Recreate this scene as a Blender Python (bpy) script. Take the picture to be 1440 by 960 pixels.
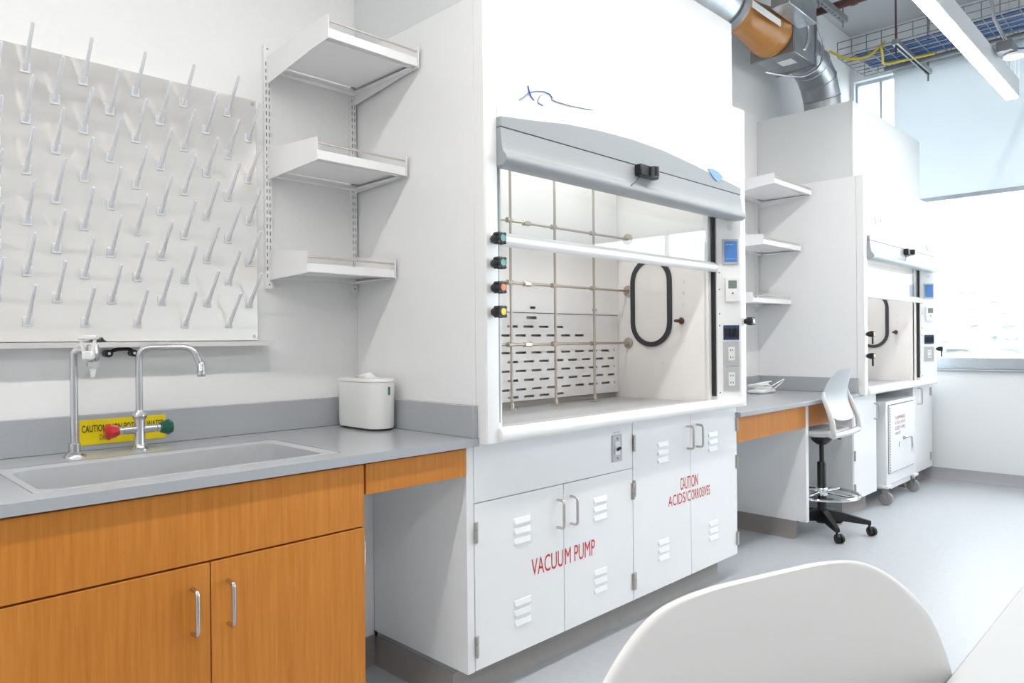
import bpy, bmesh, math, random
from mathutils import Vector, Matrix
random.seed(7)
for o in list(bpy.data.objects): bpy.data.objects.remove(o)
scn = bpy.context.scene
COL = scn.collection

# ------------------------------------------------------------------ camera, world, exposure
cam_d = bpy.data.cameras.new('camera'); cam = bpy.data.objects.new('camera', cam_d); COL.objects.link(cam)
cam_d.sensor_width = 36.0; cam_d.lens = 36.0 * 1013.39 / 1440.0; cam_d.clip_start = .02; cam_d.clip_end = 300
yaw, pit, rol = math.radians(45.3228), math.radians(-.111), math.radians(-.4951)
fw = Vector((math.sin(yaw)*math.cos(pit), math.cos(yaw)*math.cos(pit), math.sin(pit)))
rt = fw.cross(Vector((0, 0, 1))).normalized(); up = rt.cross(fw)
r2 = math.cos(rol)*rt + math.sin(rol)*up; u2 = -math.sin(rol)*rt + math.cos(rol)*up
cam.matrix_world = Matrix(((r2.x, u2.x, -fw.x, 0), (r2.y, u2.y, -fw.y, 0), (r2.z, u2.z, -fw.z, 1.25), (0, 0, 0, 1)))
scn.camera = cam
w = bpy.data.worlds.new('overcast_sky'); scn.world = w; w.use_nodes = True
bg = w.node_tree.nodes['Background']; bg.inputs[0].default_value = (.87, .945, 1.0, 1); bg.inputs[1].default_value = 3.2
scn.view_settings.view_transform = 'Standard'; scn.view_settings.look = 'None'
scn.view_settings.exposure = 1.25; scn.view_settings.gamma = 1.0; scn.view_settings.use_curve_mapping = False
LAMP = 18.0      # radiance of the linear pendants

# ------------------------------------------------------------------ materials
MATS = {}
def mat(name, col, rough=.5, metal=0.0, noise=0.0, nscale=30, bump=0.0, spec=.5, emit=None, stretch=None, coat=0.0):
    if name in MATS: return MATS[name]
    m = bpy.data.materials.new(name); m.use_nodes = True; nt = m.node_tree; b = nt.nodes['Principled BSDF']
    b.inputs['Base Color'].default_value = (*col, 1); b.inputs['Roughness'].default_value = rough
    b.inputs['Metallic'].default_value = metal; b.inputs['Specular IOR Level'].default_value = spec
    b.inputs['Coat Weight'].default_value = coat
    if emit: b.inputs['Emission Color'].default_value = (*emit[0], 1); b.inputs['Emission Strength'].default_value = emit[1]
    if noise or bump:
        tc = nt.nodes.new('ShaderNodeTexCoord'); mp = nt.nodes.new('ShaderNodeMapping'); n = nt.nodes.new('ShaderNodeTexNoise')
        if stretch: mp.inputs['Scale'].default_value = stretch
        n.inputs['Scale'].default_value = nscale; n.inputs['Detail'].default_value = 4
        nt.links.new(tc.outputs['Object'], mp.inputs[0]); nt.links.new(mp.outputs[0], n.inputs[0])
        if noise:
            r = nt.nodes.new('ShaderNodeValToRGB'); r.color_ramp.elements[0].position = .3; r.color_ramp.elements[1].position = .7
            r.color_ramp.elements[0].color = (*[c*(1-noise) for c in col], 1); r.color_ramp.elements[1].color = (*[min(1, c*(1+noise)) for c in col], 1)
            nt.links.new(n.outputs[0], r.inputs[0]); nt.links.new(r.outputs[0], b.inputs['Base Color'])
        if bump:
            bp_ = nt.nodes.new('ShaderNodeBump'); bp_.inputs['Strength'].default_value = bump; bp_.inputs['Distance'].default_value = .002
            nt.links.new(n.outputs[0], bp_.inputs['Height']); nt.links.new(bp_.outputs[0], b.inputs['Normal'])
    MATS[name] = m; return m
def wood():
    m = bpy.data.materials.new('maple_veneer'); m.use_nodes = True; nt = m.node_tree; b = nt.nodes['Principled BSDF']
    tc = nt.nodes.new('ShaderNodeTexCoord'); mp = nt.nodes.new('ShaderNodeMapping'); mp.inputs['Scale'].default_value = (1, 1, .045)
    n = nt.nodes.new('ShaderNodeTexNoise'); n.inputs['Scale'].default_value = 95; n.inputs['Detail'].default_value = 6; n.inputs['Roughness'].default_value = .65
    n2 = nt.nodes.new('ShaderNodeTexNoise'); n2.inputs['Scale'].default_value = 9; n2.inputs['Detail'].default_value = 2
    mx = nt.nodes.new('ShaderNodeMath'); mx.operation = 'MULTIPLY_ADD'; mx.inputs[1].default_value = .65
    m2 = nt.nodes.new('ShaderNodeMath'); m2.operation = 'MULTIPLY'; m2.inputs[1].default_value = .35
    r = nt.nodes.new('ShaderNodeValToRGB'); e = r.color_ramp.elements
    e[0].position = .30; e[0].color = (.50, .168, .020, 1); e[1].position = .72; e[1].color = (.73, .288, .052, 1)
    nt.links.new(tc.outputs['Object'], mp.inputs[0]); nt.links.new(mp.outputs[0], n.inputs[0]); nt.links.new(mp.outputs[0], n2.inputs[0])
    nt.links.new(n2.outputs[0], m2.inputs[0]); nt.links.new(n.outputs[0], mx.inputs[0]); nt.links.new(m2.outputs[0], mx.inputs[2])
    nt.links.new(mx.outputs[0], r.inputs[0]); nt.links.new(r.outputs[0], b.inputs['Base Color'])
    b.inputs['Roughness'].default_value = .45; b.inputs['Specular IOR Level'].default_value = .3; MATS['wood'] = m; return m
def glass(name, tint, refl=.12):
    m = bpy.data.materials.new(name); m.use_nodes = True; nt = m.node_tree; nt.nodes.clear()
    o = nt.nodes.new('ShaderNodeOutputMaterial'); t = nt.nodes.new('ShaderNodeBsdfTransparent'); g = nt.nodes.new('ShaderNodeBsdfGlossy')
    mx = nt.nodes.new('ShaderNodeMixShader'); f = nt.nodes.new('ShaderNodeLayerWeight'); f.inputs[0].default_value = .5
    t.inputs[0].default_value = (*tint, 1); g.inputs['Roughness'].default_value = .02
    pw = nt.nodes.new('ShaderNodeMath'); pw.operation = 'POWER'; pw.inputs[1].default_value = 4.5
    a = nt.nodes.new('ShaderNodeMath'); a.operation = 'ADD'; a.inputs[1].default_value = refl; a.use_clamp = True
    nt.links.new(f.outputs['Facing'], pw.inputs[0]); nt.links.new(pw.outputs[0], a.inputs[0]); nt.links.new(a.outputs[0], mx.inputs[0])
    nt.links.new(t.outputs[0], mx.inputs[1]); nt.links.new(g.outputs[0], mx.inputs[2]); nt.links.new(mx.outputs[0], o.inputs[0]); return m
def fabric_shade():
    m = bpy.data.materials.new('shade_cloth'); m.use_nodes = True; nt = m.node_tree; nt.nodes.clear()
    o = nt.nodes.new('ShaderNodeOutputMaterial'); t = nt.nodes.new('ShaderNodeBsdfTransparent'); d = nt.nodes.new('ShaderNodeBsdfDiffuse')
    tr = nt.nodes.new('ShaderNodeBsdfTranslucent'); m1 = nt.nodes.new('ShaderNodeMixShader'); m2 = nt.nodes.new('ShaderNodeMixShader')
    d.inputs[0].default_value = (.56, .58, .59, 1); tr.inputs[0].default_value = (.54, .565, .58, 1)
    m1.inputs[0].default_value = .5; m2.inputs[0].default_value = .12
    nt.links.new(d.outputs[0], m1.inputs[1]); nt.links.new(tr.outputs[0], m1.inputs[2]); nt.links.new(m1.outputs[0], m2.inputs[1]); nt.links.new(t.outputs[0], m2.inputs[2])
    nt.links.new(m2.outputs[0], o.inputs[0]); return m
WALL = mat('wall_paint', (.90, .90, .893), .6, noise=.01, nscale=60)
WALLC = mat('end_wall_paint', (.84, .86, .87), .6, noise=.01, nscale=60)
CEIL = mat('ceiling_deck', (.50, .50, .51), .8, noise=.05, nscale=3)
FLOOR = mat('vinyl_floor', (.52, .54, .565), .38, noise=.03, nscale=40)
BASE = mat('rubber_base', (.30, .275, .26), .55, noise=.03, nscale=20)
BASEC = mat('rubber_base_grey', (.42, .42, .45), .5)
STEEL = mat('white_steel', (.895, .895, .90), .32, noise=.006, nscale=15)
STEELW = mat('hood_white', (.90, .90, .90), .30, noise=.005, nscale=15)
LINER = mat('hood_liner', (.84, .82, .805), .45, noise=.01, nscale=12)
GREY = mat('hood_grey', (.36, .385, .40), .40)
GREYD = mat('hood_groove', (.16, .17, .18), .6)
EPOXY = mat('epoxy_top', (.435, .45, .475), .17, noise=.02, nscale=150)
SINKM = mat('epoxy_sink', (.50, .51, .525), .35, noise=.02, nscale=120)
WOOD = wood()
NICKEL = mat('satin_nickel', (.60, .57, .54), .32, metal=1)
CHROME = mat('brushed_chrome', (.62, .62, .63), .24, metal=1)
SHINY = mat('chrome', (.85, .85, .86), .08, metal=1)
SS = mat('pegboard_steel', (.93, .90, .865), .11, metal=.5, noise=.015, nscale=60, stretch=(1, 1, 25))
SSL = mat('tray_steel', (.80, .77, .74), .35, metal=.5)
ROD = mat('lattice_rod', (.52, .46, .39), .32, metal=.9)
GALV = mat('galvanised', (.52, .545, .57), .34, metal=.9, noise=.12, nscale=9)
GALVD = mat('galvanised_dull', (.30, .315, .33), .5, metal=.6, noise=.1, nscale=12)
PEG = mat('peg_plastic', (.80, .81, .84), .35)
WPL = mat('white_plastic', (.88, .88, .87), .3)
BLACK = mat('black_plastic', (.012, .012, .013), .35)
DARK = mat('dark_void', (.02, .02, .022), .8)
GASKET = mat('dark_gasket', (.035, .037, .045), .5)
RED = mat('red_plastic', (.55, .015, .012), .18, coat=.4)
GREEN = mat('green_plastic', (.0, .09, .05), .2, coat=.4)
YEL = mat('yellow_sign', (.90, .70, .0), .35)
INK = mat('black_ink', (.015, .015, .015), .5)
REDINK = mat('red_ink', (.62, .015, .025), .5)
BLUEINK = mat('blue_ink', (.09, .19, .48), .4)
BLUEP = mat('blue_badge', (.22, .42, .75), .35, noise=.25, nscale=200)
SCREEN = mat('monitor_face', (.06, .17, .42), .25, emit=((.10, .28, .70), .10))
LCD = mat('lcd_glass', (.20, .26, .22), .2)
PLATE = mat('grey_plate', (.50, .505, .52), .4)
OUTL = mat('outlet_white', (.80, .79, .78), .35)
NAVY = mat('breaker_blue', (.03, .05, .14), .35)
TEAL = mat('teal_cap', (.16, .42, .40), .3); ORNG = mat('orange_cap', (.80, .25, .08), .3); YCAP = mat('yellow_cap', (.85, .70, .05), .3); GCAP = mat('grey_cap', (.5, .5, .5), .3)
ORANGE = mat('valve_coating', (.46, .19, .03), .28, noise=.06, nscale=8)
BROWN = mat('sprinkler_pipe', (.11, .055, .045), .55)
BLUEC = mat('blue_cable', (.04, .13, .36), .4); YELC = mat('yellow_cable', (.75, .58, .03), .4)
CHAIRW = mat('chair_shell', (.79, .78, .77), .42); CHAIRG = mat('stool_shell', (.56, .58, .60), .42); CHAIRF = mat('stool_frame', (.70, .70, .70), .4)
TABLE = mat('table_top', (.60, .61, .62), .5)
TAUPE = mat('rail_rod', (.62, .56, .50), .3, metal=.6)
BROWNP = mat('brown_nozzle', (.10, .04, .025), .4)
LEAF = mat('haze_tinted_foliage', (.58, .61, .61), .9, noise=.25, nscale=2); BARK = mat('bark', (.15, .12, .10), .9); GROUND = mat('outside_ground', (.50, .52, .52), .9)  # foliage base colour paled to imitate outdoor haze and overexposure
SASH = glass('sash_glass', (.95, .975, .98), .04); PANE = glass('window_glass', (.97, .985, .99), .02)
SHADE = fabric_shade()
FR = mat('mullion_metal', (.55, .60, .64), .4)
GLOW = mat('lamp_diffuser', (1, 1, 1), .5, emit=((1.0, .97, .93), LAMP))
HGLOW = mat('hood_lamp', (1, 1, 1), .5, emit=((1.0, .96, .92), 6.0))

# ------------------------------------------------------------------ helpers
OFF = {}
def tag(o, label=None, cat=None, group=None, kind=None):
    if label: o['label'] = label
    if cat: o['category'] = cat
    if group: o['group'] = group
    if kind: o['kind'] = kind
    return o
def thing(name, label, cat, loc=(0, 0, 0), group=None, rotz=0, local=False):
    o = bpy.data.objects.new(name, None); COL.objects.link(o); o.location = loc; o.rotation_euler = (0, 0, rotz); o.empty_display_size = .05
    OFF[o.name] = Vector((0, 0, 0)) if local else Vector(loc)
    return tag(o, label, cat, group)
class MB:
    def __init__(s): s.bm = bmesh.new()
    def _bev(s, vs, bev, seg=1):
        es = {e for v in vs for e in v.link_edges}
        bmesh.ops.bevel(s.bm, geom=list(es), offset=bev, segments=seg, affect='EDGES', profile=.5)
    def box(s, x0, x1, y0, y1, z0, z1, bev=0, seg=1):
        m = Matrix.Translation(((x0+x1)/2, (y0+y1)/2, (z0+z1)/2)) @ Matrix.Diagonal((abs(x1-x0), abs(y1-y0), abs(z1-z0), 1))
        r = bmesh.ops.create_cube(s.bm, size=1, matrix=m)
        if bev: s._bev(r['verts'], bev, seg)
        return s
    def obox(s, c, ax, ay, az, hx, hy, hz, bev=0):
        c = Vector(c); ax, ay, az = [Vector(a).normalized() for a in (ax, ay, az)]
        m = Matrix(((ax.x*hx*2, ay.x*hy*2, az.x*hz*2, c.x), (ax.y*hx*2, ay.y*hy*2, az.y*hz*2, c.y), (ax.z*hx*2, ay.z*hy*2, az.z*hz*2, c.z), (0, 0, 0, 1)))
        r = bmesh.ops.create_cube(s.bm, size=1, matrix=m)
        if bev: s._bev(r['verts'], bev)
        return s
    def lathe(s, prof, o, axis=(0, 0, 1), seg=20, cap=True):
        o = Vector(o); a = Vector(axis).normalized(); t = Vector((1, 0, 0)) if abs(a.x) < .9 else Vector((0, 1, 0))
        b = a.cross(t).normalized(); c = a.cross(b); rings = []
        for (r, h) in prof:
            rings.append([s.bm.verts.new(o + a*h + (b*math.cos(2*math.pi*k/seg) + c*math.sin(2*math.pi*k/seg))*max(r, 1e-5)) for k in range(seg)])
        for i in range(len(rings)-1):
            for k in range(seg):
                s.bm.faces.new((rings[i][k], rings[i][(k+1) % seg], rings[i+1][(k+1) % seg], rings[i+1][k]))
        if cap: s.bm.faces.new(rings[0][::-1]); s.bm.faces.new(rings[-1])
        return s
    def cyl(s, p0, p1, r, seg=14, r1=None):
        p0, p1 = Vector(p0), Vector(p1); return s.lathe([(r, 0), (r if r1 is None else r1, (p1-p0).length)], p0, p1-p0, seg)
    def tube(s, pts, r, seg=10, fil=0, n=6, closed=False, flat=1.0):
        pts = [Vector(p) for p in pts]
        if fil:
            q = [pts[0]]
            for i in range(1, len(pts)-1):
                a, b, c = pts[i-1], pts[i], pts[i+1]; d = min(fil, (a-b).length*.49, (c-b).length*.49)
                p, e = b+(a-b).normalized()*d, b+(c-b).normalized()*d
                for k in range(n+1):
                    t = k/n; q.append(p*(1-t)**2 + b*2*t*(1-t) + e*t*t)
            pts = q+[pts[-1]]
        N = len(pts); rings = []; ref = None
        for i in range(N):
            if closed: d = pts[(i+1) % N]-pts[i-1]
            else: d = pts[min(i+1, N-1)]-pts[max(i-1, 0)]
            d.normalize()
            if ref is None: ref = d.cross(Vector((0, 0, 1)) if abs(d.z) < .9 else Vector((1, 0, 0))).normalized()
            ref = (ref-d*ref.dot(d)).normalized(); b = d.cross(ref)
            rr = r[i] if isinstance(r, (list, tuple)) else r
            rings.append([s.bm.verts.new(pts[i]+ref*rr*math.cos(2*math.pi*k/seg)+b*rr*flat*math.sin(2*math.pi*k/seg)) for k in range(seg)])
        for i in range(N if closed else N-1):
            A, B = rings[i], rings[(i+1) % N]
            for k in range(seg): s.bm.faces.new((A[k], A[(k+1) % seg], B[(k+1) % seg], B[k]))
        if not closed: s.bm.faces.new(rings[0][::-1]); s.bm.faces.new(rings[-1])
        return s
    def prism(s, poly, axis, lo, hi, bev=0):
        def P(a, b, c):
            return {'X': Vector((c, a, b)), 'Y': Vector((a, c, b)), 'Z': Vector((a, b, c))}[axis]
        A = [s.bm.verts.new(P(a, b, lo)) for a, b in poly]; B = [s.bm.verts.new(P(a, b, hi)) for a, b in poly]; n = len(poly)
        s.bm.faces.new(A); s.bm.faces.new(B[::-1])
        for i in range(n): s.bm.faces.new((A[i], B[i], B[(i+1) % n], A[(i+1) % n]))
        if bev: s._bev(A+B, bev)
        return s
    def holes(s, axis, u0, u1, v0, v1, lo, hi, hs):
        us = sorted({round(x, 5) for x in [u0, u1]+[c for h in hs for c in h[:2]]}); vs = sorted({round(x, 5) for x in [v0, v1]+[c for h in hs for c in h[2:]]})
        us = [x for x in us if u0-1e-6 <= x <= u1+1e-6]; vs = [x for x in vs if v0-1e-6 <= x <= v1+1e-6]
        def P(a, b, c): return {'X': (c, a, b), 'Y': (a, c, b), 'Z': (a, b, c)}[axis]
        nu, nv = len(us), len(vs)
        A = [[s.bm.verts.new(P(u, v, lo)) for v in vs] for u in us]; B = [[s.bm.verts.new(P(u, v, hi)) for v in vs] for u in us]
        sol = [[not any(h[0]-1e-6 < (us[i]+us[i+1])/2 < h[1]+1e-6 and h[2]-1e-6 < (vs[j]+vs[j+1])/2 < h[3]+1e-6 for h in hs) for j in range(nv-1)] for i in range(nu-1)]
        for i in range(nu-1):
            for j in range(nv-1):
                if not sol[i][j]: continue
                s.bm.faces.new((A[i][j], A[i+1][j], A[i+1][j+1], A[i][j+1])); s.bm.faces.new((B[i][j], B[i][j+1], B[i+1][j+1], B[i+1][j]))
                if i == 0 or not sol[i-1][j]: s.bm.faces.new((A[i][j], A[i][j+1], B[i][j+1], B[i][j]))
                if i == nu-2 or not sol[i+1][j]: s.bm.faces.new((A[i+1][j], B[i+1][j], B[i+1][j+1], A[i+1][j+1]))
                if j == 0 or not sol[i][j-1]: s.bm.faces.new((A[i][j], B[i][j], B[i+1][j], A[i+1][j]))
                if j == nv-2 or not sol[i][j+1]: s.bm.faces.new((A[i][j+1], A[i+1][j+1], B[i+1][j+1], B[i][j+1]))
        bmesh.ops.delete(s.bm, geom=[v for v in s.bm.verts if not v.link_faces], context='VERTS')
        return s
    def loops(s, Ls, closed_ends=(False, False)):
        R = [[s.bm.verts.new(p) for p in L] for L in Ls]; n = len(R[0])
        for i in range(len(R)-1):
            for k in range(n): s.bm.faces.new((R[i][k], R[i][(k+1) % n], R[i+1][(k+1) % n], R[i+1][k]))
        if closed_ends[0]: s.bm.faces.new(R[0][::-1])
        if closed_ends[1]: s.bm.faces.new(R[-1])
        return s
    def build(s, name, m, parent=None, label=None, cat=None, group=None, kind=None, smooth=True, ang=42):
        bmesh.ops.recalc_face_normals(s.bm, faces=s.bm.faces)
        me = bpy.data.meshes.new(name); o = bpy.data.objects.new(name, me)
        off = OFF.get(parent.name, Vector()) if parent else Vector()
        if parent is None:
            xs = [v.co for v in s.bm.verts]
            off = Vector(((min(v.x for v in xs)+max(v.x for v in xs))/2, (min(v.y for v in xs)+max(v.y for v in xs))/2, min(v.z for v in xs))); o.location = off
        bmesh.ops.translate(s.bm, verts=s.bm.verts, vec=-off)
        s.bm.to_mesh(me); s.bm.free(); me.materials.append(m)
        if smooth:
            me.shade_smooth(); me.set_sharp_from_angle(angle=math.radians(ang))
        COL.objects.link(o)
        if parent: o.parent = parent; OFF[o.name] = off
        return tag(o, label, cat, group, kind)
def copy_part(o, parent, d=(0, 0, 0)):
    c = o.copy(); COL.objects.link(c); c.parent = parent; c.location = o.location+Vector(d); OFF[c.name] = OFF.get(o.name, Vector()) - Vector(d)
    return c
def text(name, body, o, ux, uy, wdt, hgt, m, parent, label=None, shear=0, bold=0):
    cu = bpy.data.curves.new('t', 'FONT'); cu.body = body; cu.shear = shear; cu.size = 1; cu.resolution_u = 3; cu.offset = bold
    to = bpy.data.objects.new('t', cu); COL.objects.link(to)
    me = bpy.data.meshes.new_from_object(to.evaluated_get(bpy.context.evaluated_depsgraph_get())); bpy.data.objects.remove(to)
    xs = [v.co.x for v in me.vertices]; ys = [v.co.y for v in me.vertices]
    x0, x1, y0, y1 = min(xs), max(xs), min(ys), max(ys); ux, uy, o = Vector(ux).normalized(), Vector(uy).normalized(), Vector(o)
    off = OFF.get(parent.name, Vector())
    for v in me.vertices:
        v.co = o + ux*((v.co.x-x0)/(x1-x0)*wdt) + uy*((v.co.y-y0)/(y1-y0)*hgt) - off
    me.name = name; me.materials.clear(); me.materials.append(m)
    ob = bpy.data.objects.new(name, me); COL.objects.link(ob); ob.parent = parent; OFF[ob.name] = off
    if label: ob['label'] = label
    return ob
def struct(mb, name, m): return mb.build(name, m, kind='structure')
def rrect(x0, x1, y0, y1, r, n=5):
    out = []
    for cx, cy, a0 in ((x1-r, y1-r, 0), (x0+r, y1-r, 90), (x0+r, y0+r, 180), (x1-r, y0+r, 270)):
        for k in range(n+1):
            a = math.radians(a0+90*k/n); out.append((cx+r*math.cos(a), cy+r*math.sin(a)))
    return out

# ------------------------------------------------------------------ the room
XW, YW, CZ = 7.15, 2.52, 4.10
XL, YR = -3.4, -5.6
struct(MB().box(XL, XW, YR, YW, -.06, 0), 'floor', FLOOR)
struct(MB().box(XL-.15, XW+.2, YR-.15, YW+.15, CZ, CZ+.15), 'ceiling', CEIL)
struct(MB().box(XL-.15, XW+.2, YW, YW+.15, -.06, CZ), 'wall_back', WALL)
struct(MB().box(XL-.15, XL, YR, YW, -.06, CZ), 'wall_left', WALL)
struct(MB().box(XL-.15, XW+.2, YR-.15, YR, -.06, CZ), 'wall_rear', WALL)
wr = MB().box(XW, XW+.2, YR, YW, -.06, .948); wr.box(XW, XW+.2, YR, YW, 3.66, CZ); wr.box(XW, XW+.2, 2.485, YW, .948, 3.66); wr.box(XW, XW+.2, YR, -5.2, .948, 3.66)
struct(wr, 'wall_right', WALLC)
cov = [(XW, .10), (XW-.006, .10), (XW-.008, .03), (XW-.03, .004), (XW-.045, 0), (XW, 0)]
struct(MB().prism([(p[0], p[1]) for p in cov], 'Y', YR, YW), 'baseboard_right', BASEC)
# window
win = bpy.data.objects.new('window_1', None); COL.objects.link(win); win.location = (XW, -1.3, .948); win['kind'] = 'structure'; OFF[win.name] = Vector(win.location)
MB().box(XW-.03, XW+.2, -5.2, 2.485, .948, .965, .004).build('sill_board', GREY, win)
MB().box(XW+.04, XW+.14, -5.2, 2.485, .965, 1.065, .004).build('window_sill_frame', mat('sill_metal', (.45, .49, .52), .35, metal=.3), win)
MB().box(XW+.06, XW+.12, -5.2, 2.485, 3.63, 3.66).build('window_head_frame', FR, win)
ms = [2.478, 2.265, .55, -.9, -2.35, -3.8, -5.17]
for y in ms: MB().box(XW+.05, XW+.13, y-.011, y+.011, 1.065, 3.63, .003).build('mullion', FR, win)
for a, b in zip(ms[:-1], ms[1:]): MB().box(XW+.085, XW+.095, b+.011, a-.011, 1.065, 3.63).build('pane', PANE, win)
t = thing('roller_shade', 'pale blue translucent roller shade lowered over the upper window', 'roller shade', (XW-.03, -1.4, 2.44))
MB().box(XW-.034, XW-.030, -5.1, 2.125, 2.47, 3.62).build('shade_cloth', SHADE, t)
MB().box(XW-.044, XW-.020, -5.1, 2.125, 2.435, 2.47, .004).build('hem_bar', mat('hem_metal', (.33, .38, .42), .4, metal=.4), t)
MB().cyl((XW-.032, -5.1, 3.645), (XW-.032, 2.125, 3.645), .028).build('roller_tube', FR, t)
# outside
tag(MB().box(7.6, 120, -80, 80, -.5, -.4).build('outside_ground', GROUND), kind='structure')
t = thing('diagonal_brace', 'white diagonal steel brace outside the end window', 'brace', (7.62, 1.5, -.4))
MB().tube([(7.62, 2.55, -.4), (7.62, 1.23, 3.21), (7.62, .88, 4.15)], .035, 12).build('brace_tube', mat('brace_white', (.85, .88, .9), .4), t)
MB().box(7.52, 7.72, 2.42, 2.68, -.4, -.36).build('foot_plate', FR, t)
TL = ['tallest hazy fir tree far outside the window', 'hazy fir tree outside, just right of the far fume hood', 'slim hazy fir beside the tallest tree outside', 'broad hazy fir at the right edge of the window view',
      'short hazy fir in front of the outside tree line', 'hazy fir outside hidden behind the far fume hood', 'farthest pale fir in the outside tree line']
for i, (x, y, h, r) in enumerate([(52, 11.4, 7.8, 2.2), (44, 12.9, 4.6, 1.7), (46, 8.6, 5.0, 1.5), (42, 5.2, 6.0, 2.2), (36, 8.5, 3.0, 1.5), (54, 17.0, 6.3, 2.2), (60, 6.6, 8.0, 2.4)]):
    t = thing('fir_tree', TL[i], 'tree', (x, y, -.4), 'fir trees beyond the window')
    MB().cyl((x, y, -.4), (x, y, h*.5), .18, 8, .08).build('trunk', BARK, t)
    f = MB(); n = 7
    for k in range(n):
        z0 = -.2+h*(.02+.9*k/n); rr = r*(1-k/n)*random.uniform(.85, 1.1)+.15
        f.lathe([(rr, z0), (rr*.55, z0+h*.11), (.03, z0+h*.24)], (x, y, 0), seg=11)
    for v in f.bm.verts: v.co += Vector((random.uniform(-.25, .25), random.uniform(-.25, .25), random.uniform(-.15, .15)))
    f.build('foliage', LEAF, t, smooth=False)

# ------------------------------------------------------------------ linear pendants
def pendant(y0, y1, x0, x1, z, label):
    t = thing('linear_pendant', label, 'light', ((x0+x1)/2, (y0+y1)/2, z), 'linear pendant lights')
    MB().box(x0, x1, y0, y1, z+.004, z+.135, .003).build('housing', mat('lamp_housing', (.80, .80, .80), .4), t)
    MB().box(x0+.01, x1-.01, y0+.004, y1-.004, z-.004, z+.006).build('diffuser', GLOW, t)
    k = x0+.5
    while k < x1:
        MB().cyl((k, (y0+y1)/2, z+.13), (k, (y0+y1)/2, CZ), .0015, 6).build('suspension_cable', CHROME, t); k += 1.5
pendant(1.065, 1.147, -3.2, 6.40, 3.0, 'long white linear pendant light glowing at the upper right')
pendant(-1.35, -1.27, -3.2, .85, 3.0, 'linear pendant light behind the camera towards the left wall')  # unseen row, split in two so no bright streak mirrors in the pegboard
pendant(-1.35, -1.27, 3.15, 6.40, 3.0, 'linear pendant light behind the camera towards the end window')

# ------------------------------------------------------------------ sink bench
ZT = .92
top = thing('worktop', 'dark grey epoxy worktop with raised back and side splashes around the sink', 'worktop', (.94, 2.15, .893))
MB().holes('Z', .20, 1.648, 1.79, 2.518, .893, ZT, [(.385, 1.17, 1.875, 2.305)]).build('slab', EPOXY, top)
MB().box(.20, 1.648, 2.498, 2.518, ZT, 1.030, .002).build('back_splash', EPOXY, top)
MB().box(1.628, 1.648, 1.795, 2.498, ZT, 1.030, .002).build('side_splash', EPOXY, top)
sk = thing('sink', 'long grey drop-in epoxy sink basin with rounded corners', 'sink', (.78, 2.09, .70))
def rl(x0, x1, y0, y1, r, z): return [(a, b, z) for a, b in rrect(x0, x1, y0, y1, r)]
MB().loops([rl(.388, 1.167, 1.878, 2.302, .012, .90), rl(.388, 1.167, 1.878, 2.302, .012, .9192), rl(.402, 1.150, 1.895, 2.285, .05, .9205), rl(.412, 1.140, 1.905, 2.272, .05, .914), rl(.425, 1.128, 1.918, 2.258, .055, .72),
            rl(.45, 1.10, 1.945, 2.23, .05, .705)], (False, True)).build('basin', SINKM, sk)
MB().lathe([(.001, 0), (.04, 0), (.04, .006), (.03, .008), (.001, .008)], (.78, 2.09, .705)).build('drain', CHROME, sk)

def pull(x, z0, z1, y, parent, m=NICKEL, r=.0055, d=.034):
    return MB().tube([(x, y, z0), (x, y-d, z0), (x, y-d, z1), (x, y, z1)], r, 10, fil=.014, n=4).build('handle', m, parent)
def hinge(x, z, y, parent, side=1, h=.07):
    mb = MB().box(x-.004, x+.012*side, y-.004, y+.002, z-h/2, z+h/2)
    mb.cyl((x, y-.006, z-h/2), (x, y-.006, z-h*.17), .006, 8); mb.cyl((x, y-.006, z-h*.15), (x, y-.006, z+h*.15), .0065, 8); mb.cyl((x, y-.006, z+h*.17), (x, y-.006, z+h/2), .006, 8)
    return mb.build('hinge', NICKEL, parent)
c = thing('sink_cabinet', 'maple wood sink base cabinet with two doors below the sink', 'cabinet', (.75, 2.05, 0))
MB().box(.29, 1.205, 1.832, 1.846, .10, .886).build('face_frame', WOOD, c)
MB().box(.29, .308, 1.846, 2.49, .10, .886).box(1.187, 1.205, 1.846, 2.49, .10, .886).box(.308, 1.187, 1.846, 2.49, .10, .12).build('body', STEEL, c)
MB().box(.29, 1.205, 1.89, 1.905, 0, .10).build('toe_kick', BASE, c)
MB().box(.291, 1.204, 1.81, 1.83, .705, .886, .0015).build('apron_panel', WOOD, c)
for x0, x1, hx in ((.291, .7475, .700), (.7505, 1.204, .790)):
    d = MB().box(x0, x1, 1.81, 1.83, .102, .700, .0015).build('door', WOOD, c)
    pull(hx+.003, .535, .645, 1.81, d, CHROME)
    for z in (.625, .19): hinge(x1 if hx > .75 else x0, z, 1.822, d, -1 if hx > .75 else 1)
k = thing('knee_drawer', 'maple wood drawer front over the open knee space beside the sink cabinet', 'drawer', (1.41, 2.0, .795))
MB().box(1.211, 1.607, 1.81, 1.83, .795, .887, .0015).build('drawer_front', WOOD, k)
MB().box(1.23, 1.59, 1.83, 2.30, .80, .88).build('drawer_box', STEEL, k)
struct(MB().box(1.205, 1.617, 2.37, 2.39, 0, .893), 'wall_chase', STEEL)
struct(MB().prism([(2.37, .105), (2.364, .105), (2.362, .03), (2.352, .012), (2.345, 0), (2.37, 0)], 'X', 1.205, 1.617), 'baseboard_back', BASE)

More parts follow.
